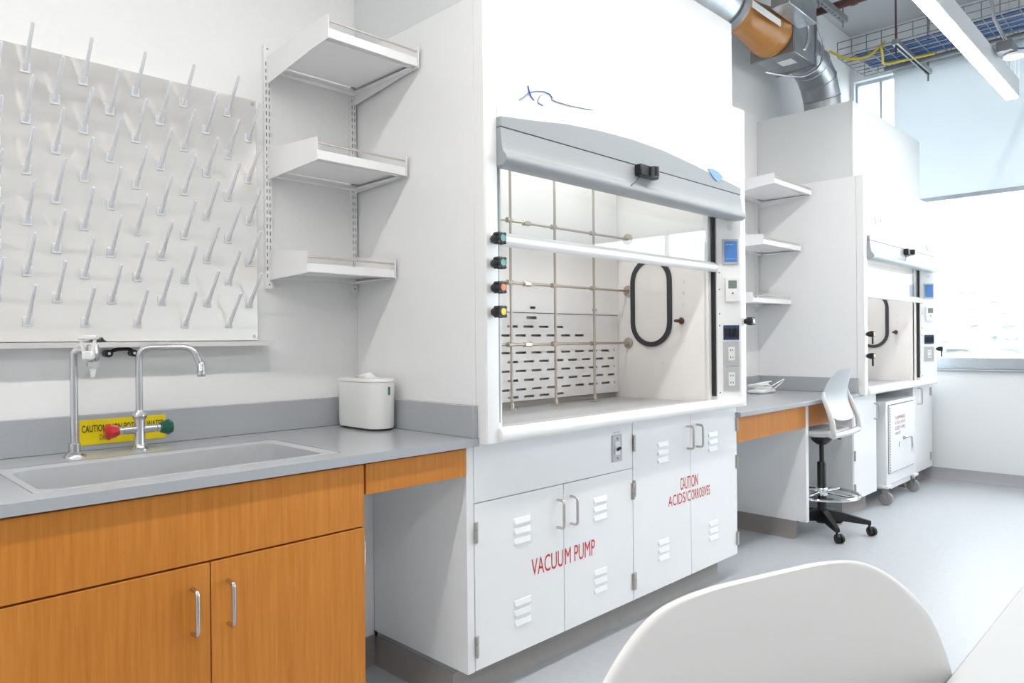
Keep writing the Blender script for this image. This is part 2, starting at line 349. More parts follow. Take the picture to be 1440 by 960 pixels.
# fittings on the sink
def cross_tap():
    x, y = .777, 2.40; d = Vector((.86, -.51, 0)); p = Vector((x, y, 0))
    t = thing('mixer_tap', 'brushed chrome gooseneck mixer tap with red and green handles', 'tap', (x, y, ZT))
    MB().lathe([(.026, 0), (.026, .004), (.018, .012), (.0165, .02), (.0165, .095), (.0165, .096)], (x, y, ZT), seg=20).build('body', CHROME, t)
    MB().lathe([(.017, 0), (.021, .006), (.021, .016), (.013, .026), (.012, .03)], (x, y, 1.014), seg=16).build('collar', CHROME, t)
    MB().tube([p+Vector((0, 0, 1.04)), p+Vector((0, 0, 1.237)), p+d*.158+Vector((0, 0, 1.237)), p+d*.180+Vector((0, 0, 1.165))], .0105, 14, fil=.04, n=8).build('spout', CHROME, t)
    e = p+d*.180; MB().lathe([(.0125, 0), (.0135, .004), (.0135, .022), (.0125, .024), (.0125, .04), (.010, .044)], (e.x, e.y, 1.143), seg=14).build('aerator', CHROME, t)
    for s, m, nm in ((-1, RED, 'red octagonal handle'), (1, GREEN, 'green octagonal handle')):
        MB().lathe([(.014, 0), (.0125, .02), (.0125, .045), (.0105, .046), (.0105, .05), (.0125, .051), (.0125, .060)], (x, y, .983), (s, 0, 0), 16).build('valve_arm', CHROME, t)
        h = MB().lathe([(.012, 0), (.016, .004), (.025, .028), (.021, .038), (.012, .042)], (x+s*.058, y, .983), (s, 0, 0), 8).build('handle', m, t, label=nm, smooth=False)
cross_tap()
def pure_tap():
    x, y = .596, 2.39; d = Vector((.7, -.714, 0)); p = Vector((x, y, 0)); e = p+d*.056
    t = thing('pure_water_tap', 'slim chrome deck tap with white lever and white ribbed hose nozzle', 'tap', (x, y, ZT))
    MB().lathe([(.030, 0), (.029, .004), (.016, .014), (.0155, .04), (.012, .041)], (x, y, ZT), seg=20).build('base', CHROME, t)
    MB().tube([p+Vector((0, 0, .955)), p+Vector((0, 0, 1.232)), e+Vector((0, 0, 1.232))], .0105, 14, fil=.022, n=6).build('pipe', CHROME, t)
    MB().lathe([(.010, -.030), (.017, -.022), (.019, 0), (.017, .02), (.010, .026)], (e.x, e.y, 1.225), seg=16).build('valve_body', CHROME, t)
    MB().lathe([(.017, 0), (.017, .014)], (e.x, e.y, 1.183), seg=6).build('hex_nut', CHROME, t, smooth=False)
    pr = []
    for k in range(5): pr += [(.0105-.0009*k, -.001-.0062*k), (.0075-.0006*k, -.0055-.0062*k)]
    MB().lathe(pr, (e.x, e.y, 1.182), seg=12).build('hose_nozzle', WPL, t)
    r = Vector((.7, .714, 0)).cross(Vector((0, 0, 1))); q = e+Vector((-.016, -.016, 0)); a = Vector((.70, -.714, 0))
    mb = MB()
    for s in (-1, 1): mb.tube([q+a*(.014*s*.7)+Vector((0, 0, 1.213)), q+a*(.020*s)+Vector((0, 0, 1.262))], [.006, .005], 8)
    mb.obox(q+Vector((0, 0, 1.268)), a, (0, 0, 1), Vector((.714, .70, 0)), .027, .006, .010, .003); mb.obox(q+Vector((0, 0, 1.216)), a, (0, 0, 1), Vector((.714, .70, 0)), .016, .013, .009, .004)
    mb.build('lever', WPL, t)
pure_tap()
s = thing('caution_sign', 'yellow caution non-potable water sign on the grey backsplash', 'sign', (.762, 2.497, .937))
MB().box(.637, .888, 2.4955, 2.498, .9375, 1.0145).build('sign_plate', YEL, s)
text('lettering', 'CAUTION: NON-POTABLE WATER', (.642, 2.4948, .976), (1, 0, 0), (0, 0, 1), .241, .022, INK, s, bold=.012)
text('lettering', 'DO NOT', (.692, 2.4948, .950), (1, 0, 0), (0, 0, 1), .050, .017, INK, s)
b = thing('black_bracket', 'small black two-screw clip bracket below the pegboard tray', 'bracket', (.75, 2.49, 1.205))
MB().tube([(.712, 2.478, 1.219), (.735, 2.478, 1.232), (.775, 2.478, 1.233), (.790, 2.478, 1.220)], .006, 8, fil=.012).lathe([(.012, 0), (.012, .03)], (.714, 2.472, 1.219), (0, 1, 0), 14).lathe([(.011, 0), (.011, .03)], (.787, 2.472, 1.219), (0, 1, 0), 14).build('bracket_arm', BLACK, b)
for x in (.714, .787): MB().lathe([(.0045, 0), (.004, .003)], (x, 2.4695, 1.219), (0, 1, 0), 10).build('screw', CHROME, b)
b = MB().prism([(.664, 1.256), (.708, 1.256), (.700, 1.262), (.695, 1.270), (.690, 1.262), (.684, 1.260), (.680, 1.270), (.672, 1.270)], 'Y', 2.47, 2.495).build('black_clip', BLACK, label='little black plastic clip standing on the pegboard drip tray', cat='clip')

# drying pegboard
pb = thing('drying_pegboard', 'steel glassware drying pegboard with angled pale pegs on the wall above the sink', 'pegboard', (.75, 2.5, 1.238))
MB().box(.28, 1.215, 2.500, 2.518, 1.257, 2.1265, .001).build('back_panel', SS, pb)
MB().prism([(2.518, 1.238), (2.445, 1.238), (2.445, 1.2545), (2.449, 1.2545), (2.449, 1.242), (2.518, 1.256)], 'X', .26, 1.253).build('drip_tray', SSL, pb)
for x in (.30, 1.20):
    for z in (1.272, 2.112): MB().lathe([(.007, 0), (.006, -.003)], (x, 2.5, z), (0, 1, 0), 10).build('screw', CHROME, pb)
first = None
for kx in range(-2, 10):
    x = .505+.0752*kx; odd = kx % 2
    for j in range(5 if odd else 6):
        z = (1.9855 if odd else 2.0615)-.149*j
        if first is None:
            B = Vector((x, 2.5, z)); first = (Vector((x, 2.5, z)),
                MB().tube([B+Vector((0, -.004, -.004)), B+Vector((0, -.052, .048)), B+Vector((0, -.0975, .099)), B+Vector((0, -.1005, .1025))], [.0065, .0056, .0052, .0030], 10).build('peg', PEG, pb))
            first += (MB().box(x-.013, x+.013, 2.4955, 2.5, z-.0155, z+.0155, .001).build('base_plate', PEG, first[1]),)
        else:
            d = Vector((x, 2.5, z))-first[0]
            p = first[1].copy(); COL.objects.link(p); p.parent = pb; p.location = first[1].location+d
            q = first[2].copy(); COL.objects.link(q); q.parent = p

# tissue dispenser
t = thing('tissue_dispenser', 'white oval tissue dispenser on the worktop corner by the hood', 'dispenser', (1.562, 2.33, ZT))
def stad(hw, hl, z, n=10):
    out = []
    for k in range(2*n): 
        a = math.pi*k/(n) ; 
    for k in range(n+1): a = math.pi*k/n; out.append((1.562+hw*math.cos(a), 2.33+hl-hw+hw*math.sin(a), z))
    for k in range(n+1): a = math.pi+math.pi*k/n; out.append((1.562+hw*math.cos(a), 2.33-hl+hw+hw*math.sin(a), z))
    return out
MB().loops([stad(.050, .132, .921), stad(.050, .132, .928)], (True, True)).build('foot', BLACK, t)
MB().loops([stad(.054, .136, .928), stad(.056, .139, .936), stad(.059, .142, 1.098)], (True, True)).build('body', WPL, t)
MB().loops([stad(.0595, .1425, 1.0995), stad(.0595, .1425, 1.105), stad(.056, .139, 1.111), stad(.03, .08, 1.113)], (True, True)).build('lid', WPL, t)
tp = MB()
tp.prism([(2.275, 1.112), (2.29, 1.118), (2.31, 1.132), (2.335, 1.126), (2.355, 1.117), (2.385, 1.112)], 'X', 1.535, 1.590); 
for v in tp.bm.verts: v.co.x = 1.5625+(v.co.x-1.5625)*(1-(v.co.z-1.112)/.024)+.008*math.sin(v.co.y*90)
tp.build('tissue', mat('tissue_paper', (.93, .93, .93), .9), t)
MB().box(1.563, 1.571, 2.186, 2.1895, 1.052, 1.082).build('level_window', mat('window_green', (.01, .22, .12), .3), t)

# ------------------------------------------------------------------ wall shelves
def standard(x, z0, z1, parent_label):
    t = thing('shelf_rail', parent_label, 'shelf rail', (x, YW, z0), 'slotted shelf rails')
    hs = []; z = z0+.045; first_ = True
    n = int((z1-z0-.09)/.026)
    for i in range(n):
        hs += [(x-.0075, x-.0040, z0+.04+.026*i, z0+.055+.026*i), (x+.0040, x+.0075, z0+.04+.026*i, z0+.055+.026*i)]
    MB().holes('Y', x-.0125, x+.0125, z0, z1, 2.503, 2.505, hs).build('slotted_face', STEEL, t)
    MB().box(x-.0125, x-.0105, 2.505, 2.5195, z0, z1).box(x+.0105, x+.0125, 2.505, 2.5195, z0, z1).build('channel_sides', STEEL, t)
    MB().box(x-.0105, x+.0105, 2.514, 2.5195, z0+.01, z1-.01).build('channel_back', DARK, t)
    for z in (z0+.015, (z0+z1)/2, z1-.015): MB().lathe([(.003, 0), (.003, -.001)], (x, 2.503, z), (0, 1, 0), 8).build('screw', GREYD, t)
def shelf(x0, x1, yf, zt, zb, bt, bb, label, group):
    t = thing('wall_shelf', label, 'shelf', ((x0+x1)/2, 2.5, zb), group)
    for x in (x0, x1-.003):
        MB().prism([(yf, zb), (yf, zt), (yf+.008, zt+.003), (2.502, bt), (2.502, bb), (yf+.1, zb-.002+(bb-zb)*.1)], 'X', x, x+.003).build('end_bracket', STEEL, t)
    MB().box(x0+.004, x1-.004, yf+.012, 2.452, zb+.012, zb+.020).box(x0+.004, x1-.004, yf+.030, yf+.034, zb+.002, zb+.012).box(x0+.004, x1-.004, 2.452, 2.498, zb+.030, zb+.033).box(x0+.004, x1-.004, 2.448, 2.452, zb+.020, zb+.033).build('shelf_board', STEEL, t)  # last two boxes: rear cover added to keep the gap behind the board dark
    MB().box(x0+.004, x1-.004, 2.470, 2.500, zb-.004, zb+.012).build('rear_stiffener', STEEL, t)
    MB().box(x0+.004, x1-.004, yf+.004, yf+.012, zb+.003, zb+.034, .001).build('front_lip', STEELW, t)
    for xa in (x0+.004, x1-.024): MB().box(xa, xa+.020, yf+.03, 2.47, zb+.001, zb+.003).build('support_flange', STEEL, t)
    MB().cyl((x0+.003, yf+.010, zt-.016), (x1-.003, yf+.010, zt-.016), .0035, 10).build('guard_rod', TAUPE, t)
standard(1.262, 1.447, 2.345, 'slotted white shelf rail on the wall beside the pegboard')
standard(1.630, 1.447, 2.345, 'slotted white shelf rail in the corner beside the near fume hood')
G = 'stepped wall shelves over the sink bench'
shelf(1.262, 1.636, 2.082, 2.322, 2.246, 2.304, 2.203, 'top deepest white wall shelf of the three above the tissue dispenser', G)
shelf(1.262, 1.636, 2.157, 1.936, 1.861, 1.963, 1.850, 'middle white wall shelf of the three above the tissue dispenser', G)
shelf(1.262, 1.636, 2.232, 1.559, 1.487, 1.591, 1.479, 'lowest shallowest white wall shelf above the tissue dispenser', G)
standard(4.60, 1.447, 2.345, 'slotted shelf rail over the desk half hidden behind the near hood')
standard(5.175, 1.447, 2.345, 'slotted shelf rail over the desk beside the far fume hood')
G = 'stepped wall shelves over the desk'
shelf(4.58, 5.19, 2.095, 2.332, 2.266, 2.310, 2.225, 'top deepest white wall shelf above the desk by the far hood', G)
shelf(4.58, 5.19, 2.175, 1.938, 1.874, 1.963, 1.865, 'middle white wall shelf above the desk by the far hood', G)
shelf(4.58, 5.19, 2.250, 1.555, 1.490, 1.590, 1.485, 'lowest white wall shelf above the desk by the far hood', G)

# ------------------------------------------------------------------ fume hoods
S2 = math.sqrt(.5)
def knob(x, y, z, cap, parent, lever=False):
    k = MB().lathe([(.010, 0), (.014, -.004), (.018, -.016), (.021, -.030), (.021, -.044), (.017, -.050)], (x, y, z), (0, 1, 0), 14)
    for i in range(4):
        a = math.pi/4+math.pi/2*i; k.obox((x+.019*math.cos(a), y-.036, z+.019*math.sin(a)), (math.cos(a), 0, math.sin(a)), (0, 1, 0), (-math.sin(a), 0, math.cos(a)), .006, .014, .005, .002)
    if lever: k.obox((x, y-.04, z-.035), (1, 0, 0), (0, 1, 0), (0, 0, 1), .007, .006, .035, .003)
    k = k.build('service_knob', BLACK, parent)
    MB().lathe([(.0115, 0), (.0115, -.003)], (x, y-.0495, z), (0, 1, 0), 14).build('index_cap', cap, k)
def fume_hood(x0, x1, dz, main, label):
    t = thing('fume_hood', label, 'fume hood', ((x0+x1)/2, 2.1, .9+dz), 'white fume hoods')
    B, T = .902+dz, 2.418+dz
    for sgn, xo in ((1, x0), (-1, x1)):
        MB().box(xo, xo+sgn*.02, 1.806, 2.519, B, T, .001).build('side_panel', STEEL, t)
        poly = [(xo+sgn*.002, 1.758), (xo+sgn*.006, 1.754), (xo+sgn*.055, 1.754), (xo+sgn*.058, 1.755), (xo+sgn*.143, 1.840), (xo+sgn*.143, 1.875), (xo+sgn*.06, 1.875), (xo+sgn*.022, 1.804), (xo+sgn*.0, 1.804), (xo, 1.758)]
        MB().prism(poly, 'Z', B, T).build('corner_post', STEELW, t)
        xi = xo+sgn*.185
        MB().box(xi-sgn*.012, xi, 1.88, 2.50, .926+dz, 2.32+dz).build('liner_wall', LINER, t)
        MB().box(xo+sgn*.143, xi, 1.868, 1.888, .926+dz, 2.0+dz).build('liner_jamb', LINER, t)
        MB().box(xo+sgn*.1445, xo+sgn*.156, 1.846, 1.866, .955+dz, 1.90+dz).build('sash_track', BLACK if sgn < 0 else GREY, t)
    MB().box(x0+.0605, x1-.0605, 1.756, 1.776, 1.99+dz, T, .002).build('upper_panel', STEELW, t)
    MB().box(x0+.02, x1-.02, 1.80, 2.515, T-.015, T-.002).build('roof_panel', STEEL, t)
    # arched grey valance
    XA, XB = x0+.060, x1-.086; W = XB-XA
    prof = [(0, 2.007), (.10, 2.027), (.20, 2.0505), (.317, 2.066), (.447, 2.074), (.584, 2.070), (.736, 2.050), (.847, 2.031), (1, 2.006)]
    arch = []
    for i in range(len(prof)-1):
        for k in range(4):
            s_ = k/4; arch.append((prof[i][0]*(1-s_)+prof[i+1][0]*s_, prof[i][1]*(1-s_)+prof[i+1][1]*s_))
    arch.append(prof[-1])
    MB().prism([(XA, 1.975+dz)]+[(XA+a*W, z+dz) for a, z in arch]+[(XB, 1.975+dz)], 'Y', 1.736, 1.757).build('valance_arch', GREY, t)
    lp = [(1.757, 1.971), (1.738, 1.971), (1.733, 1.93), (1.728, 1.90), (1.724, 1.888), (1.716, 1.880), (1.709, 1.868), (1.710, 1.857), (1.718, 1.848), (1.732, 1.843), (1.757, 1.843), (1.80, 1.850), (1.80, 1.90), (1.757, 1.95)]
    MB().prism([(a, z+dz) for a, z in lp], 'X', XA, XB).build('valance_lip', GREY, t, ang=50)
    MB().box(XA, XB, 1.741, 1.757, 1.9705+dz, 1.9755+dz).build('valance_groove', GREYD, t)
    # sash
    sg = MB().box(x0+.150, x1-.150, 1.852, 1.857, 1.62+dz, 2.30+dz).build('sash_glass', SASH, t)
    MB().prism([(a, z+dz) for a, z in ((1.866, 1.590), (1.846, 1.588), (1.834, 1.594), (1.828, 1.606), (1.832, 1.619), (1.842, 1.628), (1.848, 1.637), (1.866, 1.640))], 'X', x0+.146, x1-.146).build('sash_handle', STEELW, t, ang=60)
    # sill and work surface
    sp = [(1.88, .930), (1.80, .936), (1.775, .958), (1.764, .964), (1.750, .963), (1.741, .955), (1.738, .942), (1.738, .918), (1.742, .906), (1.75, .902), (1.80, .902), (1.88, .912)]
    sp = [(1.88, .931), (1.80, .932), (1.785, .944), (1.768, .951), (1.752, .950), (1.742, .942), (1.738, .930), (1.738, .914), (1.742, .905), (1.75, .902), (1.80, .902), (1.88, .912)]
    MB().prism([(a, z+dz) for a, z in sp], 'X', x0+.060, x1-.062).build('airfoil_sill', STEELW, t, ang=50)
    MB().box(x0+.05, x1-.05, 1.88, 2.515, .905+dz, .926+dz).build('work_surface', mat('hood_worksurface', (.40, .41, .42), .35), t)
    MB().prism([(1.88, .926+dz), (1.88, .934+dz), (1.93, .934+dz), (1.942, .926+dz)], 'X', x0+.186, x1-.186).build('dish_lip', mat('hood_lip', (.52, .53, .54), .35), t)
    MB().box(x0+.19, x1-.19, 2.452, 2.460, .926+dz, 2.32+dz).build('rear_wall', mat('plenum_wall', (.50, .45, .41), .7), t)
    MB().box(x0+.18, x1-.18, 1.875, 2.505, 2.315+dz, 2.33+dz).build('liner_ceiling', LINER, t)
    MB().box(x0+.35, x1-.35, 2.05, 2.15, 2.300+dz, 2.312+dz).build('hood_lamp', HGLOW, t)
    a, b_ = x0+.186, x1-.186
    hs = []; rows = [(1.3155, x0+1.20, 0), (1.272, x0+1.33, 1), (1.188, 9, 1), (1.1445, 9, 0), (1.100, 9, 1), (1.0545, 9, 0), (1.010, 9, 1), (.974, x0+1.15, 0)]
    for z, xe, o_ in rows:
        x = a+.03+(.056 if o_ else 0)
        while x < min(b_-.035, xe):
            hs.append((round(x, 4), round(min(x+.073, b_-.035), 4), z+dz-.0055, z+dz+.0055)); x += .112
    for x in (2.56-1.65+x0,): hs.append((x, x+.075, 1.353+dz, 1.367+dz))
    MB().holes('Y', a+.002, b_-.002, .955+dz, 1.381+dz, 2.430, 2.436, hs).build('lower_baffle', LINER, t)
    MB().holes('Y', a+.002, b_-.002, 1.385+dz, 2.20+dz, 2.430, 2.436, [(2.585-1.65+x0, 2.625-1.65+x0, 1.403+dz, 1.416+dz), (3.075-1.65+x0, 3.115-1.65+x0, 1.403+dz, 1.416+dz)]).build('upper_baffle', LINER, t)
    # lattice of rods
    yr = 2.345
    if main:
        xs = [x0+.717-.31, x0+.717, x0+1.027, x0+1.335]
        for x in xs:
            r = MB().cyl((x, yr, .935+dz), (x, yr, 2.25+dz), .0065, 12).build('upright_rod', ROD, t)
            MB().lathe([(.026, 0), (.026, .004), (.012, .010), (.010, .03), (.0095, .032)], (x, yr, .926+dz), seg=16).build('rod_foot', ROD, r)
        for z in (1.517, 1.229, 1.805):
            r = MB().cyl((a, yr+.014, z), (b_, yr+.014, z), .0065, 12).build('cross_rod', ROD, t)
            MB().lathe([(.030, 0), (.030, -.006), (.014, -.010), (.012, -.025)], (b_, yr+.014, z), (1, 0, 0), 20).build('wall_flange', ROD, r)
            for x in xs: MB().lathe([(.012, -.016), (.0125, 0), (.012, .016)], (x, yr+.007, z), (1, 0, 0), 12).build('rod_clamp', ROD, r)
            MB().box(x0+.815, x0+.865, yr+.002, yr+.026, z-.012, z+.012, .005).build('rod_coupler', ROD, r)
    # oval side window, nozzle, plugs on the right liner
    X = b_; yc, z0, z1 = 2.208, 1.207+dz, 1.690+dz; ro = .130; ri = .104
    L = lambda rr, x, e: [(x, yc+rr*math.cos(math.pi*k/14), z1-ro+rr*math.sin(math.pi*k/14)) for k in range(15)]+[(x, yc+rr*math.cos(math.pi+math.pi*k/14), z0+ro+rr*math.sin(math.pi+math.pi*k/14)) for k in range(15)]
    MB().loops([L(ro, X, 0), L(ro, X-.010, 0), L(ri, X-.010, 0), L(ri, X, 0)]).build('window_gasket', GASKET, t)
    MB().loops([L(ri, X-.003, 0), L(ri, X-.001, 0)], (True, True)).build('side_window', mat('side_window_pane', (.80, .78, .76), .2), t)
    MB().lathe([(.018, 0), (.018, -.008), (.009, -.012), (.009, -.04), (.006, -.05)], (X, 2.02, 1.343+dz), (1, -.3, 0), 12).build('gas_nozzle', BROWNP, t)
    for y, z in ((2.01, 1.55), (2.012, 1.49), (2.012, 1.43), (2.14, 1.12), (2.01, 1.24)): MB().lathe([(.008, 0), (.007, -.003)], (X, y, z+dz), (1, 0, 0), 10).build('hole_plug', OUTL, t)
    # slanted control face of the right post
    P0 = Vector((x1-.058, 1.755, 0)); U = Vector((-S2, S2, 0)); N = Vector((-S2, -S2, 0)); Zv = Vector((0, 0, 1))
    def pl(name, u, z, hu, hz, th, m, parent=None, bev=.0015):
        return MB().obox(P0+U*u+Zv*(z+dz)+N*(th/2), U, N, Zv, hu, th/2, hz, bev).build(name, m, parent or t)
    mo = pl('airflow_monitor', .052, 1.690, .041, .064, .010, PLATE)
    sc = pl('monitor_screen', .052, 1.691, .033, .053, .0115, SCREEN, mo)
    if main:
        text('brand_lettering', 'LABCONCO', P0+U*.081+Zv*(1.722+dz)+N*.0125, -U, Zv, .042, .007, OUTL, mo)
        text('small_lettering', 'AIRFLOW MONITOR', P0+U*.081+Zv*(1.652+dz)+N*.0125, -U, Zv, .058, .004, OUTL, mo)
    th = pl('thermostat', .046, 1.497, .035, .061, .018, WPL)
    pl('lcd', .046, 1.523, .022, .021, .019, LCD, th); pl('dial_button', .046, 1.478, .004, .004, .020, GREYD, th, 0)
    sw = pl('breaker_panel', .050, 1.279, .040, .037, .006, NAVY)
    for du in (-.026, 0, .026): pl('breaker_switch', .050+du, 1.279, .0105, .022, .014, BLACK, sw)
    for z in ((1.171, 1.042) if main else (1.155,)):
        o_ = pl('outlet_plate', .050, z, .0415, .062, .005, PLATE)
        r_ = pl('receptacle', .050, z, .0165, .034, .008, OUTL, o_)
        for zz in (-.018, .018):
            for du, hu, hz in ((-.006, .0016, .004), (.006, .0016, .0045)): pl('slot', .050+du, z+zz, hu, hz, .0087, BLACK, r_, 0)
    MB().lathe([(.014, 0), (.013, -.003)], P0+U*.052+Zv*(1.812+dz), -N, 14).build('round_button', OUTL, t)
    for z in (1.585, 1.50, 1.375, 1.315, .972): MB().lathe([(.004, 0), (.003, -.002)], P0+U*.108+Zv*(z+dz), -N, 8).build('screw', GREYD, t)
    for z in (1.573, 1.50, 1.425): MB().lathe([(.010, 0), (.009, -.002)], (x1-.030, 1.754, z+dz), (0, 1, 0), 12).build('hole_cap', OUTL, t)
    if main:
        for z, cp in ((1.590, TEAL), (1.508, TEAL), (1.426, ORNG), (1.345, YCAP)): knob(x0+.034, 1.754, z, cp, t)
        knob(x1-.020, 1.754, 1.336, GCAP, t)
    else:
        for z, cp in ((1.27, ORNG), (1.12, YCAP)): knob(x0+.034, 1.754, z, cp, t, True)
        knob(x1-.015, 1.754, 1.145, GCAP, t, True)
    # motion sensor, badge, logo, info label
    xs = x0+.4515*(x1-x0)
    sn = MB().box(xs, xs+.135, 1.70, 1.735, 1.925+dz, 1.972+dz, .004).build('motion_sensor', BLACK, t)
    MB().lathe([(.024, -.020), (.024, .020)], (xs+.09, 1.700, 1.949+dz), (0, 0, 1), 16).build('sensor_eye', mat('sensor_lens', (.03, .03, .035), .15), sn)
    MB().tube([(xs+.02, 1.722, 1.926+dz), (xs-.02, 1.712, 1.895+dz), (xs-.06, 1.704, 1.876+dz), (xs-.07, 1.74, 1.842+dz)], .002, 6, fil=.03).build('sensor_wire', BLACK, sn)
    xb = x0+.775*(x1-x0)
    MB().prism([(xb, 2.052+dz), (xb+.05, 2.058+dz), (xb+.105, 2.050+dz), (xb+.145, 2.032+dz), (xb+.11, 2.014+dz), (xb+.085, 2.005+dz), (xb+.05, 2.018+dz)], 'Y', 1.732, 1.736).build('blue_badge', BLUEP, t)
    xq = x0+.17; y = 1.7545
    lg = MB()
    pts = lambda l: [(xq+a, y, 2.07+dz+b) for a, b in l]
    lg.tube(pts([(.0, .022), (.02, .034), (.05, .060), (.09, .074), (.13, .082), (.16, .080), (.175, .070), (.172, .062), (.19, .060), (.27, .063), (.34, .069), (.415, .078)]), [.004, .0045, .004, .003, .003, .003, .003, .003, .003, .0025, .002, .0012], 8, flat=.25)
    lg.tube(pts([(.045, .082), (.050, .062), (.062, .046), (.078, .038)]), [.0045, .005, .004, .002], 8, flat=.25)
    lg.tube(pts([(.125, .070), (.108, .060), (.098, .045), (.096, .034), (.125, .030)]), [.002, .003, .003, .003, .002], 8, flat=.25)
    lg.build('script_logo', BLUEINK if main else mat('faint_ink', (.55, .6, .72), .5), t, label='blue handwritten XL script mark')
    if main:
        text('info_label', '~~~~\n------\nooooo\nooooo\n-----', (x1-.155, 1.7555, 2.045+dz), (1, 0, 0), (0, 0, 1), .075, .12, mat('label_ink', (.62, .62, .72), .6), t)
    return t
H1 = (1.65, 3.495); H2 = (5.215, 6.955); DZ2 = -.053
fume_hood(*H1, 0.0, True, 'near white fume hood with XL script mark and half-raised glass sash')
fume_hood(*H2, DZ2, False, 'far white fume hood beside the end window behind the stool')
ENC = mat('enclosure_panel', (.76, .775, .785), .4, noise=.005, nscale=15)
def enclosure(x0, x1, z0, label):
    t = thing('ceiling_enclosure', label, 'enclosure', ((x0+x1)/2, 2.1, z0), 'hood top enclosures')
    MB().box(x0, x1, 1.822, 1.84, z0, 2.89, .001).build('front_panel', ENC, t)
    for x in (x0, x1-.018): MB().box(x, x+.018, 1.8405, 2.519, z0, 2.89, .001).build('side_panel', ENC, t)
enclosure(1.65, 3.492, 2.418, 'tall white panel enclosure on top of the near fume hood')
enclosure(5.215, 6.75, 2.418+DZ2, 'white panel enclosure on top of the far fume hood')

# ------------------------------------------------------------------ hood base cabinets
def louver(x, z, parent):
    for k in (-1, 0, 1):
        zz = z+.036*k
        mb = MB(); y = 1.82; w_ = .045
        mb.loops([[(x-w_, y, zz-.009), (x+w_, y, zz-.009), (x+w_, y, zz+.012), (x-w_, y, zz+.012)], [(x-w_+.005, y-.006, zz-.009), (x+w_-.005, y-.006, zz-.009), (x+w_-.007, y-.002, zz+.009), (x-w_+.007, y-.002, zz+.009)]], (True, True))
        mb.build('louver', STEEL, parent, smooth=False)
def toe(x0, x1, y, parent, zt=.12, h=.10, y1=2.36):
    MB().box(x0, x1, y, y1, 0, zt).build('plinth', GREY, parent)
    MB().prism([(y, h), (y-.005, h), (y-.006, .03), (y-.014, .012), (y-.022, 0), (y, 0)], 'X', x0, x1).build('toe_base', BASE, parent)
c = thing('pump_cabinet', 'white steel base cabinet lettered VACUUM PUMP under the near hood', 'cabinet', (2.1, 2.1, 0), 'base cabinets of the near hood')
MB().box(1.617, 1.649, 1.821, 2.369, .12, .888, .001).build('filler_panel', STEEL, c)
MB().box(1.65, 2.575, 1.842, 2.369, .12, .900).build('body', STEEL, c)
MB().box(1.651, 2.574, 1.821, 1.841, .694, .900, .0012).build('front_panel', STEEL, c)
toe(1.625, 2.575, 1.905, c)
MB().prism([(1.625, .10), (1.619, .10), (1.617, .03), (1.605, .01), (1.598, 0), (1.625, 0)], 'Y', 1.90, 2.36).build('side_toe_base', BASE, c)
sw = MB().box(2.428, 2.494, 1.816, 1.821, .736, .848, .001).build('switch_plate', PLATE, c)
MB().box(2.444, 2.478, 1.814, 1.816, .765, .82).build('switch_frame', OUTL, sw)
MB().obox((2.461, 1.808, .79), (1, 0, 0), (0, 1, -.6), (0, .6, 1), .006, .012, .006, .002).build('toggle', BLACK, sw)
for z in (.751, .833): MB().lathe([(.004, 0), (.004, -.002)], (2.461, 1.816, z), (0, 1, 0), 8).build('screw', GREYD, sw)
text('lettering', 'ON  OFF', (2.44, 1.8205, .855), (1, 0, 0), (0, 0, 1), .042, .006, GREYD, sw)
ds = []
for x0, x1, hx, lx in ((1.652, 2.1155, 2.080, 1.885), (2.1185, 2.5735, 2.160, 2.345)):
    d = MB().box(x0, x1, 1.82, 1.841, .122, .6915, .0012).build('door', STEEL, c); ds.append(d)
    pull(hx, .532, .638, 1.82, d); louver(lx, .560, d); louver(lx, .265, d)
    for z in (.595, .205): hinge(x0+.001 if lx < 2.1 else x1-.001, z, 1.82, d, 1 if lx < 2.1 else -1)
text('lettering', 'VACUU', (1.933, 1.8192, .378), (1, 0, 0), (0, 0, 1), .178, .064, REDINK, ds[0])
text('lettering', 'M PUMP', (2.1225, 1.8192, .378), (1, 0, 0), (0, 0, 1), .185, .064, REDINK, ds[1])
c = thing('acid_cabinet', 'white steel base cabinet lettered CAUTION ACIDS/CORROSIVES', 'cabinet', (3.05, 2.1, 0), 'base cabinets of the near hood')
MB().box(2.576, 3.508, 1.842, 2.369, .12, .900).build('body', STEEL, c)
toe(2.576, 3.44, 1.905, c)
MB().box(3.508, 3.526, 1.83, 2.369, .12, .836).build('filler_panel', STEEL, c)
ds = []
for x0, x1, hx, lx in ((2.578, 3.0485, 3.022, 2.812), (3.0515, 3.506, 3.107, 3.262)):
    d = MB().box(x0, x1, 1.82, 1.841, .122, .893, .0012).build('door', STEEL, c); ds.append(d)
    pull(hx, .728, .833, 1.82, d); louver(lx, .735, d); louver(lx, .292, d)
    for z in (.800, .605, .205): hinge(x0+.003 if lx < 3 else x1-.002, z, 1.82, d, 1 if lx < 3 else -1)
text('lettering', 'CAUTI', (2.954, 1.8192, .538), (1, 0, 0), (0, 0, 1), .0925, .058, REDINK, ds[0])
text('lettering', 'ON', (3.054, 1.8192, .538), (1, 0, 0), (0, 0, 1), .060, .058, REDINK, ds[1])
text('lettering', 'ACIDS/C', (2.851, 1.8192, .476), (1, 0, 0), (0, 0, 1), .196, .050, REDINK, ds[0])
text('lettering', 'ORROSIVES', (3.0535, 1.8192, .477), (1, 0, 0), (0, 0, 1), .174, .048, REDINK, ds[1])

